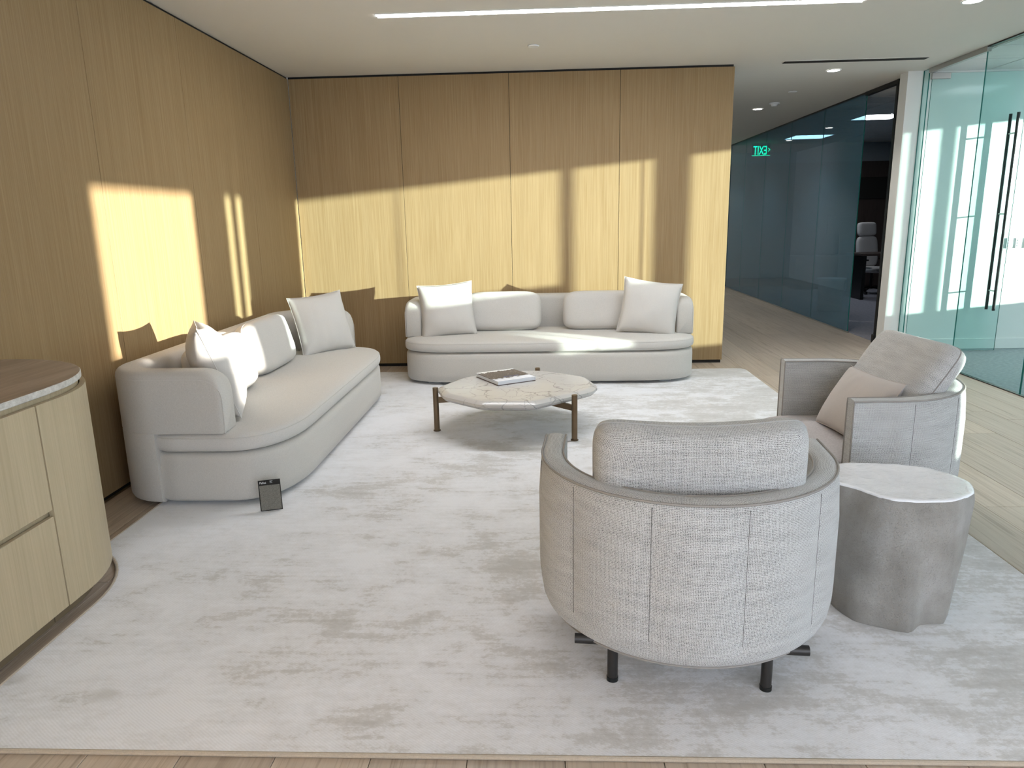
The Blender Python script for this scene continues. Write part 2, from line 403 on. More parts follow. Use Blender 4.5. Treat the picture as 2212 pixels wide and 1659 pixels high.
# window side (right, out of frame) : sill, head, piers, panes, and added sun blockers
wr = bx('wall_right', 'white_wall', XW, XW+.05, YREAR, YW, -.1, .86); tag(wr, 'white window wall beyond the glass room', kind='structure')
bx('window_head', 'white_wall', XW, XW+.05, YREAR, YW, 2.91, ZC+.1, wr)
opens = [(-1.73, -1.45, 1.87), (-1.45, -.46, 1.55), (.11, .235, 1.05), (.325, .455, 1.05), (1.88, 3.437, 1.70), (3.489, 3.945, 1.40), (4.124, 4.50, .86), (6.06, 6.108, .86), (6.165, 6.285, .86), (6.355, 8.4, .86)]  # openings and raised sills shaped by where the sun should land
y = YREAR
for i, (a, b, zs) in enumerate(opens):
    if i == 2:      # low opening beside the narrow strip, shaped to sun the armchair
        bx('window_pier', 'white_wall', XW, XW+.05, y, -.12, .86, 2.91, wr); bx('window_pier', 'white_wall', XW, XW+.05, -.12, a, 1.56, 2.91, wr); bx('sun_blocker', 'white_wall', XW, XW+.05, -.12, a, .86, 1.05, wr)
    elif a > y: bx('window_pier', 'white_wall', XW, XW+.05, y, a, .86, 2.91, wr)
    y = b
    if zs == 1.70:   # added panel blocks low sun; its slot lets one patch through
        bx('sun_blocker', 'white_wall', XW, XW+.05, a, b, .86, 1.13, wr); bx('sun_blocker', 'white_wall', XW, XW+.05, a, b, 1.32, zs, wr)
        bx('sun_blocker', 'white_wall', XW, XW+.05, a, 2.34, 1.13, 1.32, wr); bx('sun_blocker', 'white_wall', XW, XW+.05, 2.70, b, 1.13, 1.32, wr)
    elif i == 2:
        bx('sun_blocker', 'white_wall', XW, XW+.05, a, b, .86, zs, wr)
    elif zs > .9: bx('sun_blocker', 'white_wall', XW, XW+.05, a, b, .86, zs, wr)  # unseen panel added below the pane to hold back low sun
    wn = bx('window_%d' % (i+10), 'glass_clear', XW+.02, XW+.03, a, b, zs, 2.91); tag(wn, 'tall window pane in the sunny outer wall', kind='structure')
bx('window_pier', 'white_wall', XW, XW+.05, y, YW, .86, 2.91, wr)
# rear window wall behind the camera
rw = bx('wall_rear', 'white_wall', XL-.2, XW+.1, YREAR-.1, YREAR, -.1, .08); tag(rw, 'white wall with wide windows facing the lounge', kind='structure')
bx('window_head', 'white_wall', XL-.2, XW+.1, YREAR-.1, YREAR, 2.98, ZC+.1, rw)
bx('window_pier', 'white_wall', XL-.2, -.8, YREAR-.1, YREAR, .08, 2.98, rw); bx('window_pier', 'white_wall', 6.0, XW+.1, YREAR-.1, YREAR, .08, 2.98, rw)
for i in range(4):
    a = -.8+i*1.7; wn = bx('window_%d' % (i+20), 'glass_clear', a+.03, a+1.67, YREAR-.06, YREAR-.05, .08, 2.98); tag(wn, 'tall clear window pane behind the viewpoint', kind='structure')
    bx('mullion', 'window_frame', a-.03, a+.03, YREAR-.1, YREAR, .08, 2.98, wn)

# wall between glass room and office
wc = bx('wall_partition', 'white_wall', 4.03, XW, YW, YW+.18, -.05, ZC+.02); tag(wc, 'white partition wall catching sunlight behind the glass front', kind='structure')
bb = bx('baseboard_partition', 'white_wall', 4.022, XW, YW-.012, YW+.17, .003, .125, bev=.003); tag(bb, 'white baseboard along the sunlit partition wall', kind='structure')
# office shell
wo = bx('wall_office', 'dark_wood', XG-.05, XW, 16.8, 16.95, -.05, 2.70); tag(wo, 'dark walnut panelled wall of the unlit office', kind='structure')
bx('upper_wall', 'office_wall', XG-.05, XW, 16.79, 16.95, 2.70, ZC+.05, wo); bx('dark_niche', 'black_gap', 6.2, 8.6, 16.77, 16.81, 1.9, 2.36, wo)
wo2 = bx('wall_office_side', 'office_wall', XW, XW+.1, YW+.2, 17, -.05, ZC+.05); tag(wo2, 'dark grey side wall of the unlit office', kind='structure')
# suspended ceilings
def tile_ceiling(name, label, x0, nx, y0, ny, s=.61):
    root = bx(name, 'grid', x0-.01, x0+nx*s+.01, y0-.01, y0+ny*s+.01, ZC-.008, ZC-.001); tag(root, label, kind='structure')
    bm = bmesh.new(); box(bm, -s/2+.012, s/2-.012, -s/2+.012, s/2-.012, -.006, 0, .002); bmesh.ops.recalc_face_normals(bm, faces=bm.faces)
    me = bpy.data.meshes.new('ceiling_tile'); bm.to_mesh(me); bm.free(); me.materials.append(M['tile'])
    for i in range(nx):
        for j in range(ny):
            t = bpy.data.objects.new('ceiling_tile', me); C.objects.link(t); t.parent = root; t.location = (x0+(i+.5)*s, y0+(j+.5)*s, ZC-.006)
tile_ceiling('ceiling_conference', 'grey tile ceiling of the glass fronted room', XG+.10, 5, 4.94, 6)
tile_ceiling('ceiling_office', 'dark tile ceiling of the unlit office', XG+.06, 6, 9.1, 12)

# glass partitions -----------------------------------------------------------
def pane(name, parent, x, y0, y1, z0, z1, mat, t=.012):
    bm = bmesh.new(); box(bm, x-t/2, x+t/2, y0, y1, z0, z1)
    for f in bm.faces:
        n = f.calc_center_median()
        if abs(f.normal.x) < .5: f.material_index = 1
    return fin(name, bm, [mat, 'glass_edge'], parent, smooth=0)
w1 = bx('window_1', 'steel', XG-.015, XG+.015, 9.93, 16.8, 0, .018); tag(w1, 'dark teal glass wall along the corridor', kind='structure')
bx('head_channel', 'metal_dark', XG-.014, XG+.014, 9.93, 16.8, ZC-.02, ZC, w1)
ys = [9.95, 11.35, 12.77, 14.14, 15.5, 16.78]
for a, b in zip(ys, ys[1:]): pane('pane', w1, XG, a+.003, b-.003, .018, ZC-.02, 'glass_corr')
bx('door_nib', 'white_wall', XG, XG+.06, YW+.17, 9.06, 0, ZC, wc)
d2 = bx('door_2', 'black_metal', XG-.03, XG+.03, 9.06, 9.11, 0, ZC); tag(d2, 'black framed opening into the dark office', kind='structure')
bx('door_header', 'black_metal', XG-.025, XG+.025, 9.11, 9.95, ZC-.05, ZC-.001, d2); pane('sidelight_pane', d2, XG+.05, 9.11, 9.26, .02, ZC-.05, 'glass_corr')
bx('floor_closer', 'black_metal', XG-.05, XG+.03, 9.05, 9.12, .003, .11, d2, .004)
w2 = bx('window_2', 'metal_dark', 4.2-.02, 4.2+.02, 1.2, YW, 0, .008); tag(w2, 'pale green glass front of the sunlit room', kind='structure')
bx('head_channel', 'metal_dark', 4.2-.014, 4.2+.014, 1.2, 7.46, ZC-.012, ZC, w2)
pane('pane', w2, 4.2, 8.50, YW-.004, .008, ZC-.002, 'glass')
for a, b in ((6.352, 7.456), (5.0, 6.345), (3.65, 4.993), (2.3, 3.643)): pane('pane', w2, 4.2, a, b, .008, ZC-.012, 'glass')
# door leaf swung open into the room
d1 = empty('door_1', (4.205, 8.465, 0)); tag(d1, 'green glass door standing open with long black pull bars', kind='structure')
bm = bmesh.new(); box(bm, .01, 1.03, -.006, .006, .012, ZC-.055)
for f in bm.faces:
    if abs(f.normal.y) < .5: f.material_index = 1
fin('door_leaf', bm, ['glass', 'glass_edge'], d1, smooth=0)
bx('head_rail', 'steel', -.022, .022, -1.02, .02, ZC-.05, ZC-.001, d1, .002)
for (x0, x1) in ((0, .20),): bx('pivot_fitting', 'steel', x0, x1, -.018, .018, ZC-.115, ZC-.052, d1, .004)
bx('pivot_fitting', 'steel', 0, .16, -.018, .018, .008, .075, d1, .004)
for s in (-1, 1):
    h = cy('pull_bar', 'black_metal', (.925, s*.068, .48), (.925, s*.068, 2.62), .0165, None, d1)
    for z in (.70, 1.555, 2.41): cy('standoff', 'steel', (.925, s*.004, z), (.925, s*.066, z), .009, None, h, 12)
# switch plates on the partition wall
for i, (x, lab) in enumerate(((5.345, 'white wall switch plate beside the shadow of the pull bars'), (5.445, 'white keypad plate between two other wall plates'), (5.545, 'white thermostat plate with a round dial'))):
    r = empty('wall_switch', (x, YW, 1.225)); tag(r, lab, 'switch', 'plates on the partition wall')
    bx('plate', 'plastic_white', -.036, .036, -.014, 0, -.058, .058, r, .004, 2)
    if i < 2:
        for zz in (-.03, 0, .03): bx('button', 'plastic_grey', -.02, .02, -.018, -.013, zz-.009, zz+.009, r, .002)
    else: cy('dial', 'plastic_grey', (0, -.022, 0), (0, -.013, 0), .02, None, r)

# ================================================================== CEILING FITTINGS
r = empty('linear_light', (.565, 5.78, ZC)); tag(r, 'long recessed white linear ceiling light', 'light')
bx('diffuser', 'lamp', -1.775, 1.775, -.045, .045, -.004, 0, r)
for nm, a in (('trim', (-1.782, 1.782, -.052, -.045)), ('trim', (-1.782, 1.782, .045, .052))): bx(nm, 'ceiling', a[0], a[1], a[2], a[3], -.007, 0, r)
def downlight(x, y, lab):
    r = empty('downlight', (x, y, ZC)); tag(r, lab, 'downlight', 'round recessed downlights')
    bm = bmesh.new()
    ring = lambda rad, z: [(rad*math.cos(2*PI*k/32), rad*math.sin(2*PI*k/32), z) for k in range(32)]
    loft(bm, [ring(.076, -.001), ring(.078, -.006), ring(.064, -.007), ring(.062, -.001)], cap=(False, False)); fin('trim_ring', bm, 'plastic_white', r)
    sl = bpy.data.lights.new('downlight_beam', 'SPOT'); sl.energy = 60; sl.spot_size = D(110); sl.spot_blend = .7; sl.shadow_soft_size = .05; sl.color = (1, .96, .9)
    lo = bpy.data.objects.new('downlight_beam', sl); C.objects.link(lo); lo.parent = r; lo.location = (0, 0, -.012)
    cy('lens', 'down_lamp', (0, 0, -.005), (0, 0, -.001), .063, None, r, 28)
downlight(3.15, 8.43, 'round recessed downlight beside the black slot diffuser')
downlight(3.15, 11.23, 'round recessed downlight deeper in the corridor past the smoke detector')
downlight(3.17, 5.90, 'round recessed downlight at the top edge near the glass door')
downlight(3.15, 13.85, 'round recessed downlight showing only as a reflection in the corridor glass')
downlight(3.15, 16.0, 'round recessed downlight reflected deepest in the corridor glass')
def disc(name, x, y, rad, h, mat, lab, cat):
    r = empty(name, (x, y, ZC)); tag(r, lab, cat); cy('cover', mat, (0, 0, -h), (0, 0, -h*.3), rad*.92, rad, r, 28); cy('base_ring', mat, (0, 0, -h*.3), (0, 0, 0), rad*.8, rad*.8, r, 28)
    return r
disc('sprinkler_cover', -.06, 6.88, .052, .012, 'plastic_white', 'small flat white sprinkler cover above the long sofa', 'sprinkler')
disc('sprinkler_cover', 3.16, 9.75, .055, .012, 'plastic_white', 'small flat white sprinkler cover in the corridor ceiling', 'sprinkler')
r = disc('smoke_detector', 3.215, 10.66, .075, .02, 'plastic_white', 'white domed smoke detector in the corridor ceiling', 'detector')
cy('sensor_dome', 'plastic_white', (0, 0, -.05), (0, 0, -.02), .035, .05, r, 24)
r = empty('slot_diffuser', (3.17, 7.93, ZC)); tag(r, 'narrow black slot air diffuser in the ceiling', 'air vent')
bx('slot', 'black_gap', -.705, .705, -.050, .050, -.006, 0, r)
for s in (-1, 1): bx('frame', 'ceiling', -.715, .715, s*.053-.003, s*.053+.003, -.004, 0, r)
def panel_light(x0, x1, y0, y1, lab):
    r = empty('panel_light', ((x0+x1)/2, (y0+y1)/2, ZC-.012)); tag(r, lab, 'light panel', 'square ceiling light panels'); a, b = (x1-x0)/2, (y1-y0)/2
    bx('diffuser', 'panel_lamp', -a+.02, a-.02, -b+.02, b-.02, -.008, -.002, r)
    for s in (-1, 1): bx('frame', 'plastic_white', -a, a, s*(b-.01)-.01, s*(b-.01)+.01, -.01, 0, r); bx('frame', 'plastic_white', s*(a-.01)-.01, s*(a-.01)+.01, -b+.02, b-.02, -.01, 0, r)
panel_light(5.05, 5.70, 12.05, 12.70, 'square ceiling light panel seen through the office doorway')
panel_light(4.92, 5.68, 14.85, 15.60, 'square ceiling light panel deep behind the corridor glass')
panel_light(5.10, 5.74, 6.77, 7.39, 'square ceiling light panel mirrored in the open glass door')
# exit sign, seen as a reflection in the corridor glass
r = empty('exit_sign', (3.585, 16.45, ZC)); tag(r, 'edge lit green exit sign hanging over the corridor, mirrored in the glass', 'exit sign')
bx('mount', 'steel', -.2, .2, -.03, .03, -.035, 0, r, .003); bx('acrylic_panel', 'exit_acrylic', -.19, .19, -.004, .004, -.255, -.035, r)
bx('lit_edge', 'exit_green', -.19, .19, -.005, .005, -.262, -.255, r)
text_mesh('lettering', 'EXIT', .26, 'exit_green', r, Matrix.Translation((.02, -.006, -.238)) @ Matrix.Rotation(PI/2, 4, 'X') @ Matrix.Diagonal((.55, 1, 1, 1)))
bm = bmesh.new()
for s in (-1, 1): box(bm, -.004, .004, -.002, 0, 0, .05, mw=Matrix.Translation((-.185, -.006, -.14)) @ Matrix.Rotation(s*PI/4 + (PI/2), 4, 'Y') @ Matrix.Translation((0, 0, 0)))
fin('arrow_chevron', bm, 'exit_green', r, smooth=0)

# ================================================================== RUG
RX0, RX1, RY0, RY1 = -2.262, 2.135, 1.872, 7.58
ACX, ACY, AR = -2.57, 2.75, .615
pts = [(-1.953, RY0), (RX1-.05, RY0)]
pts += [(RX1-.05+.05*math.sin(a), RY0+.05-.05*math.cos(a)) for a in (PI/6, PI/3, PI/2)]
pts += [(RX1-.08+.08*math.cos(a), RY1-.08+.08*math.sin(a)) for a in (0, PI/6, PI/3, PI/2)]
pts += [(RX0, RY1)]
a1 = math.acos((RX0-ACX)/AR)
pts += [(RX0, ACY+AR*math.sin(a1))]
pts += [(ACX+AR*math.cos(a1*(1-t/10)), ACY+AR*math.sin(a1*(1-t/10))) for t in range(1, 11)]
bm = bmesh.new()
rr = [[(x, y, z) for x, y in pts] for z in (.002, .012)]
def inset(poly, d):
    out = []; n = len(poly)
    for i in range(n):
        p0, p1, p2 = Vector(poly[i-1]), Vector(poly[i]), Vector(poly[(i+1) % n]); t1 = (p1-p0).normalized(); t2 = (p2-p1).normalized()
        n1 = Vector((-t1.y, t1.x)); n2 = Vector((-t2.y, t2.x)); b = (n1+n2).normalized(); k = max(.35, b.dot(n1)); out.append(tuple(p1+b*d/k))
    return out
loft(bm, rr+[[(x, y, .014) for x, y in inset(pts, .012)]])
rug = fin('rug', bm, 'rug', smooth=0); tag(rug, 'large pale silver viscose rug with mottled nap', 'rug')
def densify(poly, s=.08):
    o = []
    for a, b in zip(poly, poly[1:]+poly[:1]):
        n = max(1, int((Vector(b)-Vector(a)).length/s))
        o += [(a[0]+(b[0]-a[0])*k/n, a[1]+(b[1]-a[1])*k/n) for k in range(n)]
    return o
bm = bmesh.new(); tube(bm, [(x, y, .0085) for x, y in densify(inset(pts, .001), .25)], .0078, 8, True); fin('binding', bm, 'rug_edge', rug)

# ================================================================== SOFAS
SL, SD = 2.90, 1.05
def sofa_outline(ins, n=2.5, rx=.6, ry=.36, rb=.30, step=14, backin=0.0):
    hx, hy = SL/2-ins, SD/2-ins; P = []
    rxx, ryy = rx-ins*.5, ry-ins*.5
    for s in (1, -1):           # front corners (front = -y)
        A = []
        for k in range(step+1):
            t = k/step*PI/2; c = max(0, math.cos(t))**(2/n); d = max(0, math.sin(t))**(2/n)
            A.append((s*(hx-rxx+rxx*c), -(hy-ryy+ryy*d)))
        P.append(A)
    R = rb-ins; B = []
    for s in (1, -1):
        B.append([(s*(hx-R+R*math.cos(k/10*PI/2)), hy-R+R*math.sin(k/10*PI/2)) for k in range(11)])
    def fill(a, b, n): return [(a[0]+(b[0]-a[0])*k/n, a[1]+(b[1]-a[1])*k/n) for k in range(1, n)]
    out = B[0]+fill(B[0][-1], B[1][-1], 14)+B[1][::-1]+fill(B[1][0], P[1][0], 6)+P[1]+fill(P[1][-1], P[0][-1], 14)+P[0][::-1]+fill(P[0][0], B[0][0], 6)
    if backin: out = [(x-math.copysign(backin, x)*min(1, max(0, (y-.17)/.05)) if abs(x) > hx-.25 else x, y-backin*(1 if y > .35 else 0)) for x, y in out]
    return out
def u_path(yf, rb=.30, nstr=10, narc=14, nback=20, off=0.0):
    """outer path of the back shell: (x,y), inward normal, arclength"""
    hx, hy = SL/2, SD/2; P = []
    for k in range(nstr+1): P.append(((-hx, yf+(hy-rb-yf)*k/nstr), (1, 0)))
    for k in range(1, narc+1):
        a = PI-PI/2*k/narc; P.append(((-hx+rb+rb*math.cos(a), hy-rb+rb*math.sin(a)), (-math.cos(a), -math.sin(a))))
    for k in range(1, nback): P.append(((-hx+rb+(SL-2*rb)*k/nback, hy), (0, -1)))
    for k in range(0, narc+1):
        a = PI/2-PI/2*k/narc; P.append(((hx-rb+rb*math.cos(a), hy-rb+rb*math.sin(a)), (-math.cos(a), -math.sin(a))))
    for k in range(1, nstr+1): P.append(((hx, hy-rb+(yf-hy+rb)*k/nstr), (-1, 0)))
    S = [0]
    for a, b in zip(P, P[1:]): S.append(S[-1]+math.dist(a[0], b[0]))
    return P, S
def section(z0, z1, t, ro=.045, ri=.06, rb=.012):
    """points (depth inward, z) round the cross-section"""
    o = []
    def arc(cx, cz, r, a0, a1, n=5):
        for k in range(n+1):
            a = a0+(a1-a0)*k/n; o.append((cx+r*math.cos(a), cz+r*math.sin(a)))
    arc(rb, z0+rb, rb, -PI/2, -PI, 2); arc(ro, z1-ro, ro, PI, PI/2); arc(t-ri, z1-ri, ri, PI/2, 0); arc(t-rb, z0+rb, rb, 0, -PI/2, 2)
    return o
def make_sofa(loc, rz, label):
    root = empty('sofa', loc, rz); tag(root, label, 'sofa', 'matching curved sofas')
    bm = bmesh.new(); of = lambda i: sofa_outline(i, backin=.03)
    vv = loft(bm, rings_from_outline(of, [(.035, .05), (.042, .018), (.06, .004), (.12, .002), (.27, .002), (.305, .004), (.325, .016), (.333, .04)])); fin('base', bm, 'sofa', root, smooth=50)
    bm = bmesh.new(); of2 = lambda i: sofa_outline(i-.006, backin=.036)
    pr = [(.338, .05), (.341, .024), (.352, .008), (.37, .001), (.39, 0), (.41, .001), (.428, .007), (.44, .02), (.448, .045), (.455, .09), (.462, .16), (.468, .25), (.471, .36)]
    vv = loft(bm, rings_from_outline(of2, pr)); fin('seat_cushion', bm, 'sofa_cushion', root, smooth=60)
    bm = bmesh.new(); tube(bm, [(x, y, .424) for x, y in sofa_outline(-.001, backin=.036)], .0022, 6, True); fin('piping', bm, 'sofa', root)
    # upper shell: arms + back, arm tips rounded at the top
    YF, T = -.20, .165
    P, S = u_path(YF); tot = S[-1]; bm = bmesh.new(); rings = []
    ss = [0, .008, .02, .04, .065, .095, .13]
    # resample extra rings near the tips
    def at(s):
        for i in range(len(S)-1):
            if S[i] <= s <= S[i+1]+1e-9:
                f = (s-S[i])/max(1e-9, S[i+1]-S[i]); a, b = P[i], P[i+1]
                return ((a[0][0]+(b[0][0]-a[0][0])*f, a[0][1]+(b[0][1]-a[0][1])*f), (a[1][0]+(b[1][0]-a[1][0])*f, a[1][1]+(b[1][1]-a[1][1])*f))
        return P[-1]
    samples = sorted(set([round(x, 4) for x in ss]+[round(tot-x, 4) for x in ss]+[round(x, 4) for x in S if .15 < x < tot-.15]))
    for s in samples:
        (x, y), (nx, ny) = at(s); e = min(s, tot-s); r = .13
        drop = 0 if e >= r else r-math.sqrt(max(0, r*r-(r-e)**2)); sq = 0 if e >= .02 else .016*(1-e/.02)**2
        zt = .812-drop*.85
        ring = []
        for d, z in section(.446+sq, zt-sq, T-2*sq): ring.append((x+nx*(d+sq), y+ny*(d+sq), z))
        rings.append(ring)
    loft(bm, rings); fin('back_shell', bm, 'sofa', root, smooth=40)
    # lower shell behind the cushion line
    P2, S2 = u_path(.215); bm = bmesh.new(); rings = []
    for i, ((x, y), (nx, ny)) in enumerate(P2):
        sq = .008 if i in (0, len(P2)-1) else 0
        rings.append([(x+nx*(d+sq), y+ny*(d+sq), z) for d, z in section(.03, .452, T, .004, .004, .03)])
    loft(bm, rings); fin('lower_shell', bm, 'sofa', root, smooth=40)
    # welt along the top of the outer face and down the arm tips
    bm = bmesh.new(); wp = []
    for s in samples:
        (x, y), (nx, ny) = at(s); e = min(s, tot-s); r = .13; drop = 0 if e >= r else r-math.sqrt(max(0, r*r-(r-e)**2))
        wp.append((x+nx*.0015, y+ny*.0015, .812-drop*.85-.048))
    wp = [(wp[0][0], wp[0][1], .455)]+wp+[(wp[-1][0], wp[-1][1], .455)]
    tube(bm, wp, .0026, 6); fin('welt', bm, 'sofa_cushion', root)
    for x, yy in ((-1.15, -.36), (1.15, -.36), (-1.15, .36), (1.15, .36)):
        bm = bmesh.new(); box(bm, x-.06, x+.06, yy-.05, yy+.05, .014, .045, .006); fin('foot', bm, 'plastic_grey', root, smooth=0)
    return root
make_sofa((.05, 7.41, 0), 0, 'cream curved sofa backed against the wall behind the coffee table')
make_sofa((-2.0, 5.28, 0), PI/2, 'cream curved sofa along the side wall beside the rounded cabinet')

# ---- cushions: local x = width, z = height, -y = front face
def pillow_mesh(name, w, h, t, pinch=.07, p=2.2, seed=0, wr=.006, n=26, box_=False, q=5.0):
    bm = bmesh.new(); uvl = bm.loops.layers.uv.new('UVMap')
    def P(u, v, s):
        if box_:   # soft box cushion with rounded corners
            rr = (abs(u)**q+abs(v)**q)**(1/q); m = max(abs(u), abs(v), 1e-6); k = m/max(rr, 1e-6)
            k = 1+(k-1)*m**2; x, z = w/2*u*k, h/2*v*k*(1-pinch*(1-u*u)*max(0, v)**2); th = t/2*(1-m**(7 if q < 6 else 11))**.42*(1-.16*(u*u+v*v)/2)
        else:
            x = w/2*u*(1-pinch*(1-v*v)*abs(u)**2); z = h/2*v*(1-pinch*(1-u*u)*abs(v)**2)
            th = t/2*((1-abs(u)**p)*(1-abs(v)**p))**.55+.004
            c = (abs(u)*abs(v))**3; th += .004*c
        nz = noise.noise(Vector((x*6+seed, z*6-seed, s*2.3)))*wr*1.6+noise.noise(Vector((x*17+seed, z*13, s)))*wr*.6
        edge = (1-max(abs(u), abs(v))**6)
        return (x, -s*(th+nz*edge), z), (x, z)
    V = {}
    sp = lambda i: math.sin((2*i/n-1)*PI/2) if box_ else (2*i/n-1)*(1.0)
    UU, VV = [0], [0]
    for i in range(n):
        UU.append(UU[-1]+math.dist(P(sp(i), .01, 1)[0] if i else (P(sp(0), .01, 1)[0][0], 0, P(sp(0), .01, 1)[0][2]), P(sp(i+1), .01, 1)[0]))
        VV.append(VV[-1]+math.dist(P(.01, sp(i), 1)[0] if i else (P(.01, sp(0), 1)[0][0], 0, P(.01, sp(0), 1)[0][2]), P(.01, sp(i+1), 1)[0]))
    for s in (1, -1):
        for i in range(n+1):
            for j in range(n+1):
                if s == -1 and (i in (0, n) or j in (0, n)): V[(s, i, j)] = V[(1, i, j)]; continue
                pos, _ = P(sp(i), sp(j), s)
                if i in (0, n) or j in (0, n): pos = (pos[0], 0 if box_ else 0, pos[2])
                V[(s, i, j)] = bm.verts.new(pos)
        for i in range(n):
            for j in range(n):
                qd = [(i, j), (i+1, j), (i+1, j+1), (i, j+1)]
                f = bm.faces.new([V[(s, a, b)] for a, b in qd])
                for lp, (a, b) in zip(f.loops, qd): lp[uvl].uv = (UU[a]+seed, VV[b]+s)
    rim = [P(sp(i), -1, 1)[0] for i in range(n)]+[P(1, sp(j), 1)[0] for j in range(n)]+[P(sp(n-i), 1, 1)[0] for i in range(n)]+[P(-1, sp(n-j), 1)[0] for j in range(n)]
    return bm, [(x, 0, z) for x, _, z in rim]
def cushion(name, label, cat, mat, size, loc, yaw, lean, roll=0, seed=0, pinch=.07, box_=False, wr=.006, group=None, pip=None, bend=0, q=5.0):
    w_, h_, t_ = size; bm, rim = pillow_mesh(name, w_, h_, t_, pinch if not box_ or q > 6 else 0, 2.2, seed, wr, box_=box_, q=q)
    if bend:
        for v in bm.verts: v.co.y += bend*(1-(2*v.co.x/w_)**2)
        rim = [(x, y+bend*(1-(2*x/w_)**2), z) for x, y, z in rim]
    mw = Matrix.Translation(loc) @ Matrix.Rotation(yaw, 4, 'Z') @ Matrix.Rotation(-lean, 4, 'X') @ Matrix.Rotation(roll, 4, 'Y')
    root = empty(name, loc); root.matrix_world = mw; tag(root, label, cat, group)
    fin('cover', bm, mat, root, smooth=0 if False else 80)
    bm = bmesh.new(); tube(bm, rim, .0028, 6, True); fin('seam_piping', bm, pip or mat, root)
    return root
D = math.radians
# long sofa
cushion('throw_pillow', 'cream throw pillow at the sofa end nearest the corner, sun across its top', 'pillow', 'pillow', (.56, .55, .20), (-.975, 7.27, .715), D(8), D(13), D(-4), 1, group='throw pillows')
cushion('throw_pillow', 'cream throw pillow at the sofa end nearest the corridor, fully shaded', 'pillow', 'pillow', (.58, .55, .20), (1.065, 7.24, .715), D(-6), D(12), D(8), 5, group='throw pillows')
cushion('back_cushion', 'rounded cream back cushion beside the sunlit pillow on the long sofa', 'cushion', 'sofa_cushion', (.80, .41, .20), (-.42, 7.52, .665), D(2), D(14), 0, 9, box_=True, group='sofa back cushions')
cushion('back_cushion', 'rounded cream back cushion beside the shaded pillow on the long sofa', 'cushion', 'sofa_cushion', (.80, .41, .20), (.61, 7.52, .66), D(-2), D(14), 0, 13, box_=True, group='sofa back cushions')
# side sofa (front faces +X : yaw = +90deg)
cushion('throw_pillow', 'cream throw pillow leaning in the sofa end beside the cabinet, half in sun', 'pillow', 'pillow', (.58, .58, .27), (-2.02, 4.28, .745), D(118), D(19), D(2), 21, group='throw pillows')
cushion('throw_pillow', 'cream throw pillow at the side sofa far end with a curved sun streak', 'pillow', 'pillow', (.56, .55, .20), (-2.00, 6.40, .715), D(50), D(16), D(-3), 25, group='throw pillows')
cushion('back_cushion', 'brightly sunlit rounded back cushion next to the leaning pillow', 'cushion', 'sofa_cushion', (.80, .41, .22), (-2.16, 4.66, .668), D(92), D(14), 0, 31, box_=True, group='sofa back cushions')
cushion('back_cushion', 'shaded rounded back cushion in the middle of the side sofa', 'cushion', 'sofa_cushion', (.80, .42, .22), (-2.215, 5.61, .668), D(90), D(14), 0, 37, box_=True, group='sofa back cushions')

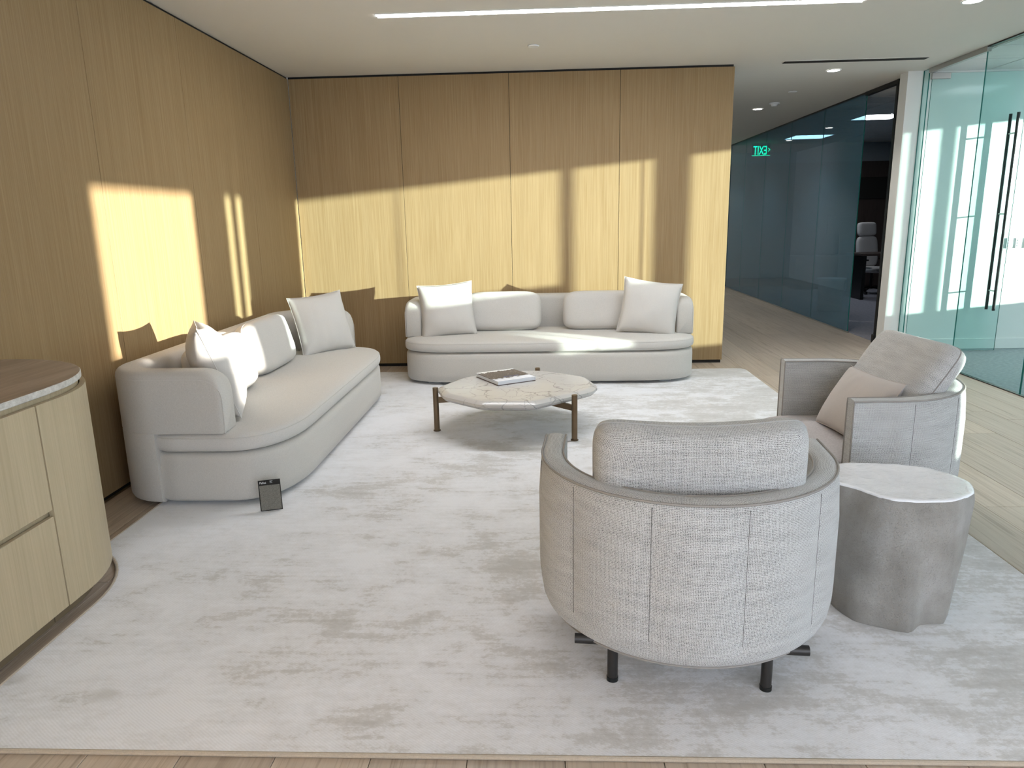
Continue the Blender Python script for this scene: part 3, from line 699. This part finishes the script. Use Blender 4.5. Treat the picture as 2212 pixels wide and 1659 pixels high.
# ================================================================== ARMCHAIRS
def make_armchair(loc, rz, label):
    root = empty('armchair', loc, rz); tag(root, label, 'armchair', 'tweed tub armchairs')
    R, T, Z0, Z1, YF = .535, .088, .168, .742, -.19
    seams_ = [D(a) for a in (-112, -80, -48, -16, 16, 48, 80, 112)]
    P = []
    for k in range(7): P.append(((-R, YF+(0-YF)*k/6), (1, 0), -PI/2-.001*(6-k)))
    for k in range(1, 90):
        a = -PI/2+PI*k/90; P.append(((R*math.sin(a), R*math.cos(a)), (-math.sin(a), -math.cos(a)), a))
    for k in range(7): P.append(((R, YF*k/6), (-1, 0), PI/2))
    S = [0]
    for a, b in zip(P, P[1:]): S.append(S[-1]+math.dist(a[0], b[0]))
    def bulge(a):
        for u, v in zip(seams_, seams_[1:]):
            if u-1e-4 <= a < v-1e-4: return .013*max(0, math.sin(PI*(a-u)/(v-u)))**.7
        return 0
    bm = bmesh.new(); uvl = bm.loops.layers.uv.new('UVMap'); rings = []; vv_ = None
    for i, ((x, y), (nx, ny), a) in enumerate(P):
        b = bulge(a) if abs(a) < PI/2-.01 else .004
        sec = []
        prof = [(.10, Z0+.002), (.05, Z0+.001), (.03, Z0+.004), (.012, Z0+.02), (.003, Z0+.05), (0, Z0+.10), (0, .32), (0, .45), (0, .58), (0, Z1-.05), (.002, Z1-.014), (.010, Z1-.003), (.022, Z1), (T*.5, Z1+.003), (T-.022, Z1), (T-.010, Z1-.003), (T-.002, Z1-.014), (T, Z1-.05), (T, .45), (T+.004, Z0+.05)]
        for d, z in prof:
            o = b*min(1, max(0, (Z1-.02-z)/.1))*min(1, max(0, (z-Z0)/.12)) if d < .03 else 0
            sec.append((x+nx*(d-o), y+ny*(d-o), z))
        rings.append(sec)
        if vv_ is None:
            vv_ = [0]
            for p, q_ in zip(prof, prof[1:]+prof[:1]): vv_.append(vv_[-1]+math.dist(p, q_))
    loft(bm, rings, uvl=uvl, us=S, vs_=vv_)
    for f in bm.faces:
        if len(f.verts) > 4:
            for lp in f.loops: lp[uvl].uv = (lp.vert.co.x, lp.vert.co.z)
    sh = fin('shell', bm, 'tweed', root, smooth=50)
    # piping on both rim edges and round the arm tips, and on the bottom edge
    def pipe_path(d, z): return [(x+nx*d, y+ny*d, z) for (x, y), (nx, ny), a in P]
    for d in (.004, T-.004):
        pp = pipe_path(d, Z1-.004); pp = [(pp[0][0], pp[0][1]-.001, .25)]+[(pp[0][0], pp[0][1]-.001, Z1-.03)]+pp+[(pp[-1][0], pp[-1][1]-.001, Z1-.03), (pp[-1][0], pp[-1][1]-.001, .25)]
        bm = bmesh.new(); tube(bm, pp, .0042, 7); fin('rim_piping', bm, 'piping', root)
    bm = bmesh.new(); tube(bm, pipe_path(.028, Z0+.002), .0042, 7); fin('hem_piping', bm, 'piping', root)
    for s in seams_[1:-1]:
        bm = bmesh.new(); r_ = R; tube(bm, [(r_*math.sin(s), r_*math.cos(s), z) for z in (Z0+.09, .3, .5, Z1-.02)], .0011, 5); fin('seam_stitch', bm, 'stitch', root)
    # seat base and cushion
    def so_(ins, hx=.452, yf=-.46, yb=.44, n=3.0):
        cy0, hy = (yf+yb)/2, (yb-yf)/2; o = []
        for k in range(56):
            a = 2*PI*k/56; c, s = math.cos(a), math.sin(a)
            nn = 2.05 if s > 0 else n
            o.append((math.copysign(abs(c)**(2/nn), c)*(hx-ins), cy0+math.copysign(abs(s)**(2/nn), s)*(hy-ins)))
        return o
    bm = bmesh.new(); uvl = bm.loops.layers.uv.new('UVMap')
    rg = rings_from_outline(lambda i: so_(i, .449, -.44, .44), [(Z0+.006, .03), (Z0+.02, .006), (.21, 0), (.28, 0), (.30, .006)]); loft(bm, rg, uvl=uvl, us=[0, .02, .05, .12, .15], vs_=[k*.045 for k in range(57)])
    fin('seat_base', bm, 'tweed', root, smooth=50)
    bm = bmesh.new(); loft(bm, rings_from_outline(so_, [(.301, .03), (.306, .010), (.325, 0), (.38, 0), (.402, .008), (.414, .03), (.420, .08), (.424, .16), (.427, .28)])); fin('seat_cushion', bm, 'seat_mauve', root, smooth=60)
    for x, y in ((-.26, .375), (.26, .375), (-.26, -.32), (.26, -.32)):
        lg = cy('leg', 'metal_dark', (x, y, .028), (x, y, Z0+.012), .0185, None, root, 20); cy('glide', 'black_metal', (x, y, .0145), (x, y, .029), .0205, None, lg, 20)
    for y in (-.32, .375): cy('frame_rod', 'metal_dark', (-.392, y, Z0+.001), (.392, y, Z0+.001), .0175, None, root, 20)
    return root
make_armchair((.523, 2.60, 0), D(175), 'tweed tub armchair turned away, on the rug beside the stone side table')
make_armchair((1.64, 3.845, 0), D(-90), 'tweed tub armchair facing the sofas with a taupe pillow on it')
cushion('back_cushion', 'tweed back cushion rising above the rim of the chair turned away', 'cushion', 'tweed', (.70, .525, .19), (.518, 2.335, .692), D(177), D(6), D(1), 41, box_=True, pip='tweed', bend=.035, q=9, group='armchair back cushions')
cushion('back_cushion', 'tweed back cushion leaning far back in the chair with the taupe pillow', 'cushion', 'tweed', (.76, .60, .17), (1.855, 3.84, .692), D(-91), D(33), D(-2), 47, box_=True, q=10, pinch=.02, pip='piping', group='armchair back cushions')
cushion('lumbar_pillow', 'plain taupe lumbar pillow on the armchair facing the sofas', 'pillow', 'pillow_taupe', (.60, .37, .15), (1.675, 3.80, .60), D(-90), D(30), D(-3), 53, pinch=.06)

# ================================================================== COFFEE TABLE
TOP = [(-.80, 5.45), (-.72, 5.20), (-.44, 4.95), (-.08, 4.935), (.34, 5.31), (.385, 5.45), (.32, 5.75), (-.02, 6.0), (-.30, 6.01), (-.64, 5.77)]
tcx = sum(p[0] for p in TOP)/10; tcy = sum(p[1] for p in TOP)/10
ct = empty('coffee_table', (tcx, tcy, 0)); tag(ct, 'low coffee table with a faceted veined stone top and bronze legs', 'coffee table')
def rounded(poly, r=.05, n=4):
    o = []
    for i in range(len(poly)):
        p0, p1, p2 = Vector(poly[i-1]), Vector(poly[i]), Vector(poly[(i+1) % len(poly)]); a = p1+(p0-p1).normalized()*r; b = p1+(p2-p1).normalized()*r
        for k in range(n+1):
            t = k/n; o.append(tuple(a*(1-t)**2+p1*2*t*(1-t)+b*t*t))
    return o
tl = [(x-tcx, y-tcy) for x, y in TOP]
bm = bmesh.new(); prof = [(.268, .03), (.285, -.015), (.305, -.035), (.322, -.032), (.336, -.012), (.342, .004), (.344, .02)]
loft(bm, [[(x, y, z) for x, y in rounded(inset(tl, ins), .045)] for z, ins in prof]); fin('stone_top', bm, 'stone', ct, smooth=28)
legs = [(-.83-tcx, 5.335-tcy), (.222-tcx, 5.062-tcy), (-.052-tcx, 6.045-tcy)]
for x, y in legs:
    lg = cy('leg', 'bronze', (x, y, .02), (x, y, .357), .0215, None, ct, 24); cy('foot_pad', 'bronze', (x, y, .0145), (x, y, .021), .028, None, lg, 24)
    d = math.atan2(-y, -x); L = math.hypot(x, y); bm = bmesh.new(); box(bm, 0, L, -.011, .011, -.022, .022, .002)
    fin('rail', bm, 'bronze', ct, smooth=0, mw=Matrix.Translation((x, y, .258)) @ Matrix.Rotation(d, 4, 'Z'))
# book
A, B, Dd = Vector((-.355, 5.425)), Vector((-.065, 5.60)), Vector((-.51, 5.80))
bk = empty('book', (A.x, A.y, .345), math.atan2(B.y-A.y, B.x-A.x)); tag(bk, 'thick hardcover picture book lying on the stone coffee table', 'book')
bw, bd = (B-A).length, .385
bx('page_block', 'paper', .006, bw-.004, .006, bd-.006, .0035, .030, bk)
def cover_mat():
    k = N('book_cover'); v = k.coord(); f = k.noise(k.coord(scale=(1, 1, 1)), 26, 5, .65); sx = k.n('ShaderNodeSeparateXYZ'); k.l(v, sx.inputs[0])
    g = k.math('ADD', sx.outputs[1], k.math('MULTIPLY', k.math('SUBTRACT', f, .5), .16))
    c = k.ramp(g, [(.0, (.75, .76, .8)), (.075, (.72, .73, .78)), (.10, (.10, .08, .07)), (.30, (.13, .105, .09)), (.345, (.11, .09, .08)), (.35, (.8, .8, .79))])
    fl_ = k.ramp(k.noise(v, 70, 3), [(.62, (0, 0, 0)), (.68, (1, 1, 1))]); c = k.mix(k.math('MULTIPLY', fl_, .5), c, (.55, .52, .5)); k.col(c)
    return k.set(.45, 0, .2)
M['cover'] = cover_mat(); M['cover_back'] = plain('book_board', (.10, .06, .05), .5, var=.6, scale=20); M['blue_print'] = plain('blue_print', (.03, .07, .35), .4)
cv = bx('front_cover', 'cover', 0, bw, 0, bd, .030, .0335, bk); bx('back_cover', 'cover_back', 0, bw, 0, bd, 0, .0035, bk); bx('spine', 'paper', bw-.004, bw, 0, bd, .0035, .030, bk)
bm = bmesh.new()
for i in range(9): box(bm, .125+i*.015, .125+i*.015+.011, .125+(i % 3)*.002, .137, .0336, .0339)
fin('title_print', bm, 'blue_print', bk, smooth=0); bx('white_print', 'paper', bw-.10, bw-.004, .006, .095, .0336, .0338, bk)

# ================================================================== SIDE TABLE (stump)
STOP = [(1.215, 2.93), (1.262, 3.03), (1.352, 3.05), (1.50, 3.03), (1.622, 2.98), (1.685, 2.88), (1.698, 2.795), (1.655, 2.69), (1.545, 2.612), (1.44, 2.598), (1.345, 2.612), (1.29, 2.655), (1.245, 2.74), (1.19, 2.80), (1.185, 2.86)]
SBOT = [(1.19, 2.90), (1.25, 3.0), (1.36, 3.04), (1.49, 3.02), (1.58, 2.95), (1.63, 2.86), (1.63, 2.77), (1.60, 2.68), (1.565, 2.615), (1.47, 2.60), (1.395, 2.548), (1.285, 2.59), (1.215, 2.635), (1.185, 2.72), (1.175, 2.82)]
scx, scy = 1.44, 2.82
stl = empty('side_table', (scx, scy, 0)); tag(stl, 'rough concrete stump side table with a glossy pale top', 'side table')
def smooth_closed(poly, n=5):
    m = len(poly); o = []
    for i in range(m):
        p = [Vector(poly[(i+k-1) % m]) for k in range(4)]
        for k in range(n):
            t = k/n; o.append(.35*(p[1].lerp(p[2], t))+.65*.5*((2*p[1])+(-p[0]+p[2])*t+(2*p[0]-5*p[1]+4*p[2]-p[3])*t*t+(-p[0]+3*p[1]-3*p[2]+p[3])*t**3))
    return o
STOP = [(1.44+(x-1.44)*1.05, y) for x, y in STOP]
a_, b_ = smooth_closed(STOP), smooth_closed(SBOT); c0 = Vector((scx, scy)); bm = bmesh.new(); rings = []
for k in range(15):
    t = k/14; z = .0145+(.53-.0145)*t; ring = []
    for i, (p, q_) in enumerate(zip(a_, b_)):
        v = q_.lerp(p, t)-c0; sc = 1+.055*math.sin(PI*min(1, t*1.02))**.8-(.02 if k == 0 else 0)-(.02 if k == 14 else 0)
        sc += .018*noise.noise(Vector((v.x*9, v.y*9, z*7)))
        ring.append((v.x*sc, v.y*sc, z))
    rings.append(ring)
loft(bm, rings); fin('stump', bm, 'concrete', stl, smooth=60)
bm = bmesh.new(); tp = [(p-c0) for p in a_]
loft(bm, [[(p.x*s, p.y*s, z+.002*noise.noise(Vector((p.x*s*20, p.y*s*20, 1)))) for p in tp] for s, z in ((.985, .529), (.978, .534), (.955, .537), (.9, .536), (.75, .5345), (.5, .533), (.25, .5325), (.05, .532))], cap=(False, True)); fin('glossy_top', bm, 'pearl', stl, smooth=70)

# ================================================================== CABINET
CX0, CX1, CY0 = XL+.012, -1.965, 1.30
cab = empty('cabinet', (CX1, 2.6, 0)); tag(cab, 'light oak cabinet with a rounded end and flush drawer fronts', 'cabinet')
def arc_out(ins, y0, a_end=PI/2+.02, n=18, r=.605):
    o = [(CX1-ins, y0), (CX1-ins, ACY-.06)]
    for k in range(n+1):
        a = a_end*k/n; o.append((ACX+(r-ins)*math.cos(a), ACY+(r-ins)*math.sin(a)))
    o.append((CX0, o[-1][1])); return o
loc_ = lambda P: [(x-CX1, y-2.6) for x, y in P]
def slab(bm, outer, z0, z1, bev=.002):
    n = len(outer); ins = inset(outer, bev)
    loft(bm, [[(x, y, z0) for x, y in ins], [(x, y, z0+bev) for x, y in outer], [(x, y, z1-bev) for x, y in outer], [(x, y, z1) for x, y in ins]])
bm = bmesh.new(); slab(bm, loc_([(CX0, CY0)]+arc_out(.028, CY0)), .08, .954); fin('carcass', bm, 'oak_cab', cab, smooth=30)
def front(nm, y0, y1, z0, z1): return bx(nm, 'oak_cab', -.022, 0, y0-2.6, y1-2.6, z0, z1, cab, .0015)
for (z0, z1) in ((.505, .933), (.083, .478)):
    front('drawer_front', 1.98, 2.611, z0, z1); front('drawer_front', CY0, 1.974, z0, z1)
bm = bmesh.new(); oo = loc_(arc_out(0, 2.618)); ii = loc_(arc_out(.022, 2.618))
loft(bm, [[(x, y, z) for x, y in oo+ii[::-1]] for z in (.083, .933)]); fin('curved_end_panel', bm, 'oak_cab', cab, smooth=30)
bx('finger_rail', 'oak_dark', -.050, -.0285, CY0-2.6, .0, .478, .505, cab)
bm = bmesh.new(); oo = loc_(arc_out(.075, 2.618)); slab(bm, [oo[0]]+oo[1:]+[(CX0-CX1, oo[0][1])], 0, .082); fin('toe_kick', bm, 'oak_dark', cab, smooth=30)
bx('toe_kick', 'oak_dark', CX0-CX1, -.075, CY0-2.6, -.005+.016, 0, .082, cab)
wt = empty('countertop', (CX1, 2.6, .957)); tag(wt, 'brown streaked travertine top with a pale rough edge on the cabinet', 'countertop')
O = loc_([(CX0, CY0)]+arc_out(.006, CY0, r=.60)); bm = bmesh.new(); slab(bm, O, 0, .0275, .003)
for f in bm.faces:
    if abs(f.normal.z) < .8 and len(f.verts) == 4: f.material_index = 1
bm.normal_update()
for f in bm.faces: f.material_index = 0 if abs(f.normal.z) > .9 else 1
fin('stone_slab', bm, ['travertine', 'trav_edge'], wt, smooth=30)

# ================================================================== SAMPLE CARD against the sofa
sc_ = empty('sample_card', (-1.552, 3.775, .0145)); tag(sc_, 'small black fabric sample card leaning against the side sofa', 'sample card')
sc_.matrix_world = Matrix.Translation((-1.552, 3.768, .0150)) @ Matrix.Rotation(D(10), 4, 'Z') @ Matrix.Rotation(D(-13), 4, 'X') @ Matrix.Rotation(D(-3), 4, 'Y')
bx('card', 'black_gap', -.061, .061, -.002, .002, 0, .175, sc_)
k = N('swatch_weave'); f = k.noise(k.coord(), 420, 3, .7); k.col(k.ramp(f, [(.3, (.10, .095, .08)), (.6, (.22, .21, .18)), (.75, (.38, .37, .33))])); M['swatch'] = k.set(.95)
bx('swatch', 'swatch', -.055, .057, -.0035, -.002, .005, .145, sc_)
text_mesh('brand_lettering', 'Pallas', .017, 'paper', sc_, Matrix.Translation((-.053, -.0023, .155)) @ Matrix.Rotation(PI/2, 4, 'X'), .0002, 'LEFT')
bm = bmesh.new()
for i, (a, b) in enumerate(((0, .016), (0, .010), (0, .014))): box(bm, a, b, -.0024, -.002, .167-i*.005, .1695-i*.005)
fin('fine_print', bm, 'plastic_grey', sc_, smooth=0, mw=Matrix.Translation((.004, 0, 0)))

# ================================================================== DARK OFFICE
oc = empty('office_chair', (6.60, 15.0, .003), D(15)); tag(oc, 'pale leather high back office chair beyond the doorway', 'office chair')
def pad(nm, w_, h_, t_, loc, lean, par):
    bm, rim = pillow_mesh(nm, w_, h_, t_, .02, 2.2, 3, .003, 12, True); return fin(nm, bm, 'leather', par, smooth=80, mw=Matrix.Translation(loc) @ Matrix.Rotation(-lean, 4, 'X'))
pad('headrest', .42, .28, .12, (0, .16, 1.27), D(8), oc); pad('backrest', .48, .62, .12, (0, .10, .83), D(8), oc)
bm, rim = pillow_mesh('seat', .52, .5, .12, .02, 2.2, 4, .003, 12, True); fin('seat', bm, 'leather', oc, smooth=80, mw=Matrix.Translation((0, -.16, .48)) @ Matrix.Rotation(PI/2, 4, 'X'))
for s in (-1, 1):
    ar = bx('armrest', 'black_metal', s*.28-.035, s*.28+.035, -.3, .05, .66, .69, oc, .008); bx('arm_post', 'black_metal', s*.28-.015, s*.28+.015, -.14, -.09, .45, .66, ar)
cy('column', 'black_metal', (0, -.1, .12), (0, -.1, .43), .028, None, oc)
for k_ in range(5):
    a = 2*PI*k_/5; x, y = .30*math.cos(a), -.1+.30*math.sin(a); bm = bmesh.new(); cyl(bm, (0, -.1, .13), (x, y, .085), .02, .014, 10); br = fin('base_arm', bm, 'black_metal', oc); cy('caster', 'black_metal', (x-.022, y, .03), (x+.022, y, .03), .03, None, br, 14)
dk = empty('desk', (6.9, 14.1, .003)); tag(dk, 'dark wood desk in front of the pale office chair', 'desk')
bx('desktop', 'dark_wood', -1.0, .9, -.35, .35, .81, .85, dk, .004)
for x in (-.92, .82): bx('leg_panel', 'black_metal', x-.03, x+.03, -.32, .32, 0, .81, dk)
mo = empty('monitor', (6.35, 15.9, 0.72)); tag(mo, 'black monitor on the credenza behind the office chair', 'monitor')
bx('screen', 'black_metal', -.30, .30, -.015, .015, .44, .80, mo, .004); bx('stand', 'black_metal', -.02, .02, -.01, .02, .01, .45, mo); bx('foot', 'black_metal', -.11, .11, -.08, .08, 0, .012, mo)
cr = empty('credenza', (6.9, 16.1, .003)); tag(cr, 'dark wood credenza against the office wall', 'credenza')
bx('body', 'dark_wood', -1.5, 1.2, -.3, .3, .06, .71, cr); bx('plinth', 'black_metal', -1.45, 1.15, -.25, .28, 0, .06, cr)
for i in range(3): bx('door', 'dark_wood', -1.49+i*.9, -1.49+i*.9+.885, -.318, -.301, .075, .70, cr, .003)
tb = empty('tissue_box', (6.93, 14.2, .853)); tag(tb, 'brown tissue box with a white tissue on the office desk', 'tissue box')
bx('box', 'orange_brown', -.065, .065, -.065, .065, 0, .14, tb, .003)
bm = bmesh.new(); n_ = 10
loft(bm, [[((.035-.004*j)*math.cos(2*PI*k_/n_)*(1+.4*math.sin(3*k_+j)), (.012+.004*j)*math.sin(2*PI*k_/n_), .141+.017*j) for k_ in range(n_)] for j in range(5)]); fin('tissue', bm, 'plastic_white', tb, smooth=60)
ws = empty('white_stool', (4.80, 12.25, .003)); tag(ws, 'white drum table dimly visible behind the corridor glass', 'side table')
bm = bmesh.new(); loft(bm, [[(r_*math.cos(2*PI*k_/28), r_*math.sin(2*PI*k_/28), z) for k_ in range(28)] for r_, z in ((.17, 0), (.185, .01), (.20, .45), (.205, .52))]); fin('drum', bm, 'leather', ws); cy('top', 'plastic_white', (0, 0, .52), (0, 0, .545), .225, .23, ws, 28)
